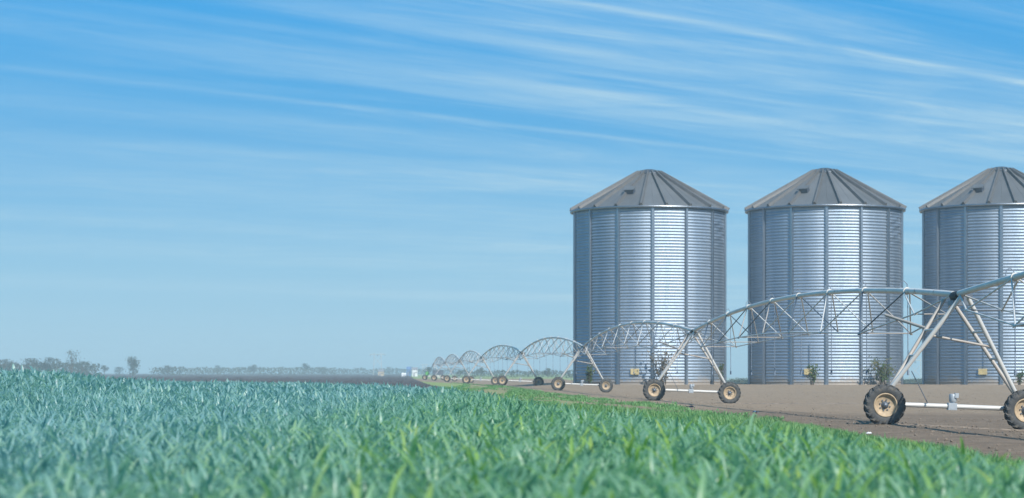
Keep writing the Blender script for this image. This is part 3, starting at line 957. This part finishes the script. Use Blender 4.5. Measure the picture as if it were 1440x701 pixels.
def pylon(px, dist, up, label):
    x = (px - 720) / 3000 * dist; z0 = float(terrain(x, dist)); H = CAM_H + U(up, dist) - z0
    root = empty('power_pylon', (x, dist, z0)); tag(root, label, 'pylon', 'far power pylons')
    w = H * 0.16
    for s in (-1, 1):
        rod('post', (s * w * 1.15, 0, 0), (s * w * 0.9, 0, H), 0.16, 'rod', root)
        rod('brace', (-s * w * 1.0, 0, H * 0.45), (s * w * 0.93, 0, H * 0.8), 0.09, 'rod', root)
        for k in (0, 1):
            rod('insulator', (s * (w * 1.9 * k + 0.2), 0, H * 0.92), (s * (w * 1.9 * k + 0.2), 0, H * 0.84), 0.12, 'rod_dark', root)
    rod('crossarm', (-w * 2.1, 0, H * 0.92), (w * 2.1, 0, H * 0.92), 0.16, 'rod', root)
pylon(531, 1300, 29, 'faint far power pylon with two posts, left of the blue barn')
pylon(597, 1500, 13, 'tiny far power pylon right of the white building')
pylon(1287, 1100, 22, 'faint far power pylon in the gap left of the right silo')

# ------------------------------------------------------------------ crop, grass, clods
def blade(m, tone, base, az, length, width, lean, curl, segs, tv, fold=0.25, el0=None):
    """one arching leaf: two strips with a fold along the midrib"""
    d = Vector((math.cos(az), math.sin(az), 0)); s = Vector((-d.y, d.x, 0))
    p = Vector(base); el = math.pi / 2 - lean
    pts = []
    for i in range(segs + 1):
        f = i / segs
        w = width * (math.sin(math.pi * min(1.0, 0.22 + 0.78 * f)) ** 0.7 if f < 1 else 0.0)
        pts.append((p.copy(), w))
        p = p + (d * math.cos(el) + Vector((0, 0, 1)) * math.sin(el)) * (length / segs)
        el -= curl / segs
    b = len(m.v); vs = []
    for (q, w) in pts:
        vs += [q - s * w * 0.5 + Vector((0, 0, w * fold)), q, q + s * w * 0.5 + Vector((0, 0, w * fold))]
    fs = []
    for i in range(segs):
        fs += [(i * 3, i * 3 + 1, i * 3 + 4, i * 3 + 3), (i * 3 + 1, i * 3 + 2, i * 3 + 5, i * 3 + 4)]
    m.add(vs, fs, True); tone += [tv] * len(vs)

def clump(name, seed, mat, n, rad, hmin, hmax, lmin, lmax, wmin, wmax, segs, lean=(0.1, 0.8), curl=(0.3, 1.9), base0=0.0):
    r2 = random.Random(seed); m = MB(); tone = []
    for k in range(n):
        a = r2.uniform(0, 6.28); rr = rad * math.sqrt(r2.random())
        z = base0 + r2.uniform(hmin, hmax)
        blade(m, tone, (rr * math.cos(a), rr * math.sin(a), z), r2.uniform(0, 6.28), r2.uniform(lmin, lmax), r2.uniform(wmin, wmax),
              r2.uniform(*lean), r2.uniform(*curl), segs, min(1, max(0, r2.gauss(0.5, 0.24))))
    me = m.mesh(name, mat)
    at = me.attributes.new('tone', 'FLOAT', 'POINT'); at.data.foreach_set('value', tone)
    return bpy.data.objects.new(name, me)

def scatter(name, pts, rot, scl, idx, protos, label=None, cat=None):
    me = bpy.data.meshes.new(name); me.from_pydata([tuple(p) for p in pts], [], [])
    n = len(pts)
    a = me.attributes.new('rot', 'FLOAT_VECTOR', 'POINT'); a.data.foreach_set('vector', np.asarray(rot, np.float32).ravel())
    a = me.attributes.new('scl', 'FLOAT', 'POINT'); a.data.foreach_set('value', np.asarray(scl, np.float32))
    a = me.attributes.new('idx', 'INT', 'POINT'); a.data.foreach_set('value', np.asarray(idx, np.int32))
    col = bpy.data.collections.new(name + '_kinds')
    for p in protos: col.objects.link(p)
    ng = bpy.data.node_groups.new(name + '_scatter', 'GeometryNodeTree')
    ng.interface.new_socket('Geometry', in_out='INPUT', socket_type='NodeSocketGeometry')
    ng.interface.new_socket('Geometry', in_out='OUTPUT', socket_type='NodeSocketGeometry')
    gi = ng.nodes.new('NodeGroupInput'); go = ng.nodes.new('NodeGroupOutput')
    ip = ng.nodes.new('GeometryNodeInstanceOnPoints'); ci = ng.nodes.new('GeometryNodeCollectionInfo')
    ci.inputs['Collection'].default_value = col
    ci.inputs['Separate Children'].default_value = True; ci.inputs['Reset Children'].default_value = True
    def na(nm, ty):
        q = ng.nodes.new('GeometryNodeInputNamedAttribute'); q.data_type = ty; q.inputs['Name'].default_value = nm
        return q.outputs['Attribute']
    ng.links.new(gi.outputs[0], ip.inputs['Points'])
    ng.links.new(ci.outputs[0], ip.inputs['Instance'])
    ip.inputs['Pick Instance'].default_value = True
    ng.links.new(na('idx', 'INT'), ip.inputs['Instance Index'])
    ng.links.new(na('rot', 'FLOAT_VECTOR'), ip.inputs['Rotation'])
    ng.links.new(na('scl', 'FLOAT'), ip.inputs['Scale'])
    ng.links.new(ip.outputs[0], go.inputs[0])
    o = link(name, me)
    md = o.modifiers.new('scatter', 'NODES'); md.node_group = ng
    tag(o, label, cat, kind='stuff')
    return o

def jgrid(y0, y1, sp, side):
    out = []
    y = y0
    while y < y1:
        half = 0.262 * y + side
        n = int(2 * half / sp)
        xs_ = -half + sp * (np.arange(n) + rng.random(n))
        ys_ = y + sp * rng.random(n)
        out.append(np.stack([xs_, ys_], 1)); y += sp
    return np.concatenate(out)

near_p = [clump('crop_a%d' % k, 100 + k, M['crop'], 15, 0.13, 0.04, 0.30, 0.16, 0.34, 0.015, 0.031, 7, (0.1, 0.8), (0.4, 2.4)) for k in range(6)]
mid_p = [clump('crop_b%d' % k, 200 + k, M['crop'], 30, 0.22, 0.04, 0.30, 0.16, 0.34, 0.020, 0.040, 5, (0.1, 0.8), (0.4, 2.2)) for k in range(5)]
far_p = [clump('crop_c%d' % k, 300 + k, M['crop'], 44, 0.50, 0.06, 0.28, 0.20, 0.36, 0.04, 0.085, 3, (0.1, 0.8), (0.2, 1.6)) for k in range(5)]
PTS, IDX, SCL = [], [], []
for (y0, y1, sp, side, base, cnt) in ((6.2, 24, 0.145, 2.2, 0, 6), (24, 56, 0.29, 3.0, 6, 5), (56, 178, 0.62, 5.0, 11, 5)):
    g = jgrid(y0, y1, sp, side)
    tt = cropt(g[:, 0], g[:, 1])
    keepm = (tt >= 0.30) & (g[:, 1] < np.interp(g[:, 0], FAR_X, FAR_Y))
    # the stand thins and shortens towards its ragged edge
    edge = sstep(0.40, 1.0, tt)
    keepm &= (rng.random(len(g)) < 0.35 + 0.65 * edge) 
    keepm &= ~((g[:, 1] > 34) & (tt < 0.93))
    g, edge = g[keepm], edge[keepm]
    PTS.append(np.stack([g[:, 0], g[:, 1], terrain(g[:, 0], g[:, 1])], 1))
    IDX.append(base + rng.integers(0, cnt, len(g)))
    wave = 1 + 0.11 * np.sin(g[:, 0] * 1.9 + np.sin(g[:, 1] * 0.8)) * np.sin(g[:, 1] * 1.3) 
    SCL.append((0.22 + 0.78 * edge) * wave * rng.normal(1.0, 0.09, len(g)))
PTS = np.concatenate(PTS); IDX = np.concatenate(IDX); SCL = np.clip(np.concatenate(SCL), 0.25, 1.5)
rot = np.stack([rng.normal(0, 0.10, len(PTS)), rng.normal(0, 0.10, len(PTS)), rng.uniform(0, 6.28, len(PTS))], 1)
scatter('cereal_crop', PTS, rot, SCL, IDX, near_p + mid_p + far_p, 'field of leafy green young cereal filling the foreground', 'crop')

gr_p = [clump('grass_a%d' % k, 400 + k, M['grass'], 26, 0.16, 0.0, 0.02, 0.07, 0.20, 0.008, 0.016, 3, (0.1, 0.9), (0.2, 1.2)) for k in range(4)] + \
       [clump('grass_b%d' % k, 420 + k, M['grass'], 30, 0.40, 0.0, 0.02, 0.08, 0.18, 0.025, 0.045, 2, (0.2, 1.0), (0.1, 0.8)) for k in range(4)]
PTS, IDX, SCL = [], [], []
def vnoise(x, y, s, seed):
    r3 = np.random.default_rng(seed); v = 0
    for o in range(4):
        a, b, c, d = r3.uniform(0, 6.28, 4)
        k = s * 1.9 ** o
        v = v + (np.sin(x * k * 1.3 + a + 1.7 * np.sin(y * k * 0.6 + b)) * np.sin(y * k * 0.55 + c + 1.3 * np.sin(x * k * 0.9 + d))) / 1.5 ** o
    return v
for (y0, y1, sp, side, base) in ((12, 60, 0.2, 3.0, 0), (60, 300, 0.55, 4.0, 4)):
    g = jgrid(y0, y1, sp, side)
    tt = cropt(g[:, 0], g[:, 1])
    nzv = vnoise(g[:, 0], g[:, 1] * 0.45, 0.8, 5)
    thr = np.where(g[:, 1] < 60, sstep(0.0, 0.22, tt) * 2.2 - 0.9, np.maximum(0.05 - 1.5 * np.abs(tt - 0.12), -0.5 + 1.2 * sstep(0.7, 1.0, tt)))
    keepm = (tt > 0.02) & (tt < 0.98) & (nzv < thr * 1.6 - 0.05) & (g[:, 0] > np.interp(g[:, 1], PLOUGH_R_Y, PLOUGH_R_X))
    g = g[keepm]; tt = tt[keepm]
    PTS.append(np.stack([g[:, 0], g[:, 1], terrain(g[:, 0], g[:, 1])], 1))
    IDX.append(base + rng.integers(0, 4, len(g)))
    SCL.append(np.where(g[:, 1] < 60, 0.6 + 0.9 * sstep(0, 0.5, tt), 0.8) * rng.normal(1.0, 0.2, len(g)))
PTS = np.concatenate(PTS); IDX = np.concatenate(IDX); SCL = np.clip(np.concatenate(SCL), 0.3, 2.0)
rot = np.stack([rng.normal(0, 0.1, len(PTS)), rng.normal(0, 0.1, len(PTS)), rng.uniform(0, 6.28, len(PTS))], 1)
scatter('verge_grass', PTS, rot, SCL, IDX, gr_p, 'patchy strip of short grass between crop and bare soil', 'grass')

def clod_obj(k):
    r2 = random.Random(700 + k); m = MB()
    vs = [Vector(p).normalized() for p in ((1, 0, 0), (-1, 0, 0), (0, 1, 0), (0, -1, 0), (0, 0, 1), (0, 0, -1), (1, 1, 1), (-1, 1, 1), (1, -1, 1), (-1, -1, 1), (1, 1, -1), (-1, 1, -1), (1, -1, -1), (-1, -1, -1))]
    vs = [p * r2.uniform(0.7, 1.1) for p in vs]
    vs = [Vector((p.x, p.y, p.z * 0.7)) for p in vs]
    fs = []
    for ax, corners in ((4, (6, 7, 9, 8)), (5, (10, 12, 13, 11)), (0, (6, 8, 12, 10)), (1, (7, 11, 13, 9)), (2, (6, 10, 11, 7)), (3, (8, 9, 13, 12))):
        for q in range(4): fs.append((ax, corners[q], corners[(q + 1) % 4]))
    m.add(vs, fs)
    return bpy.data.objects.new('clod_%d' % k, m.mesh('clod', M['clod']))
g = np.concatenate([jgrid(30, 75, 0.42, 3), jgrid(75, 190, 1.1, 4)])
tt = cropt(g[:, 0], g[:, 1])
g = g[(tt < 0.10)]
n = len(g)
sz = np.clip(rng.lognormal(-4.1, 0.5, n), 0.008, 0.045)
scatter('soil_clods', np.stack([g[:, 0], g[:, 1], terrain(g[:, 0], g[:, 1]) + sz * 0.2], 1), rng.uniform(0, 6.28, (n, 3)) * [0.05, 0.05, 1], sz,
        rng.integers(0, 3, n), [clod_obj(k) for k in range(3)], 'loose clods scattered over the tilled soil', 'soil')

# wheel ruts: crumbly ridges where the towers have rolled
def rut(i, s, x1, seed):
    r2 = random.Random(seed)
    hx, hy = HEADS[i]; hd = heading(i)
    m = MB(); vs = []; fs = []
    x0 = s * WX; n = 160
    prof = ((-0.42, 0.0), (-0.26, 0.026), (-0.12, 0.008), (0.12, 0.008), (0.26, 0.03), (0.42, 0.0))
    for k in range(n + 1):
        u = x0 + (x1 - x0) * k / n
        for (dy, dz) in prof:
            yy = -0.27 + dy + r2.gauss(0, 0.02)
            wx = hx + u * math.cos(hd) - yy * math.sin(hd); wy = hy + u * math.sin(hd) + yy * math.cos(hd)
            vs.append((wx, wy, float(terrain(wx, wy)) + (dz * r2.uniform(0.4, 1.3) if dz > 0 else -0.02)))
    w = len(prof)
    for k in range(n):
        for j in range(w - 1): fs.append((k * w + j, (k + 1) * w + j, (k + 1) * w + j + 1, k * w + j + 1))
    m.add(vs, fs)
    o = m.build('wheel_rut', M['clod'])
    tag(o, 'crumbly wheel rut trailing right from a tower', kind='stuff')
    return o
tag(rut(1, -1, 22.0, 1), 'crumbly wheel rut beneath the largest irrigation tower', 'rut')
tag(rut(2, -1, 26.0, 2), 'crumbly wheel rut beneath the tower before the left silo', 'rut')

# scraps lying on the soil
def scrap(px, py, size, mat, label):
    dist = CAM_H * 3000 / (py - 525); x = (px - 720) / 3000 * dist; z0 = float(terrain(x, dist))
    dist = (CAM_H - z0) * 3000 / (py - 525); x = (px - 720) / 3000 * dist
    r2 = random.Random(px); vs = []
    for a in range(5):
        for b in range(4):
            vs.append((x + (a / 4 - .5) * size + r2.gauss(0, size * .04), dist + (b / 3 - .5) * size * 1.4, float(terrain(x, dist)) + 0.015 + abs(r2.gauss(0, size * 0.13))))
    m = MB(); m.add(vs, [(a * 4 + b, (a + 1) * 4 + b, (a + 1) * 4 + b + 1, a * 4 + b + 1) for a in range(4) for b in range(3)])
    o = m.build('plastic_scrap', M[mat]); tag(o, label, 'litter', 'scraps on the soil')
scrap(1219, 612, 0.24, 'far_white', 'crumpled white scrap on the soil below the big wheel')
scrap(970, 574, 0.35, 'far_blue', 'blue scrap on the soil below the tower before the left silo')
scrap(1063, 581, 0.2, 'far_blue', 'tiny blue scrap on the soil left of the big wheel')

# ------------------------------------------------------------------ air
def haze():
    m = bpy.data.materials.new('haze_air'); m.use_nodes = True
    nt = m.node_tree
    for n in list(nt.nodes):
        if n.type != 'OUTPUT_MATERIAL': nt.nodes.remove(n)
    v = nt.nodes.new('ShaderNodeVolumePrincipled')
    v.inputs['Color'].default_value = (0.72, 0.95, 1.0, 1)
    v.inputs['Density'].default_value = 0.0005
    v.inputs['Anisotropy'].default_value = 0.0
    nt.links.new(v.outputs[0], nt.nodes['Material Output'].inputs['Volume'])
    b = MB(); b.box((0, 3000, 6.0), (6800, 6700, 38))
    o = b.build('haze', m)
    tag(o, 'thin blue haze over the whole field', 'haze', kind='stuff')
haze()
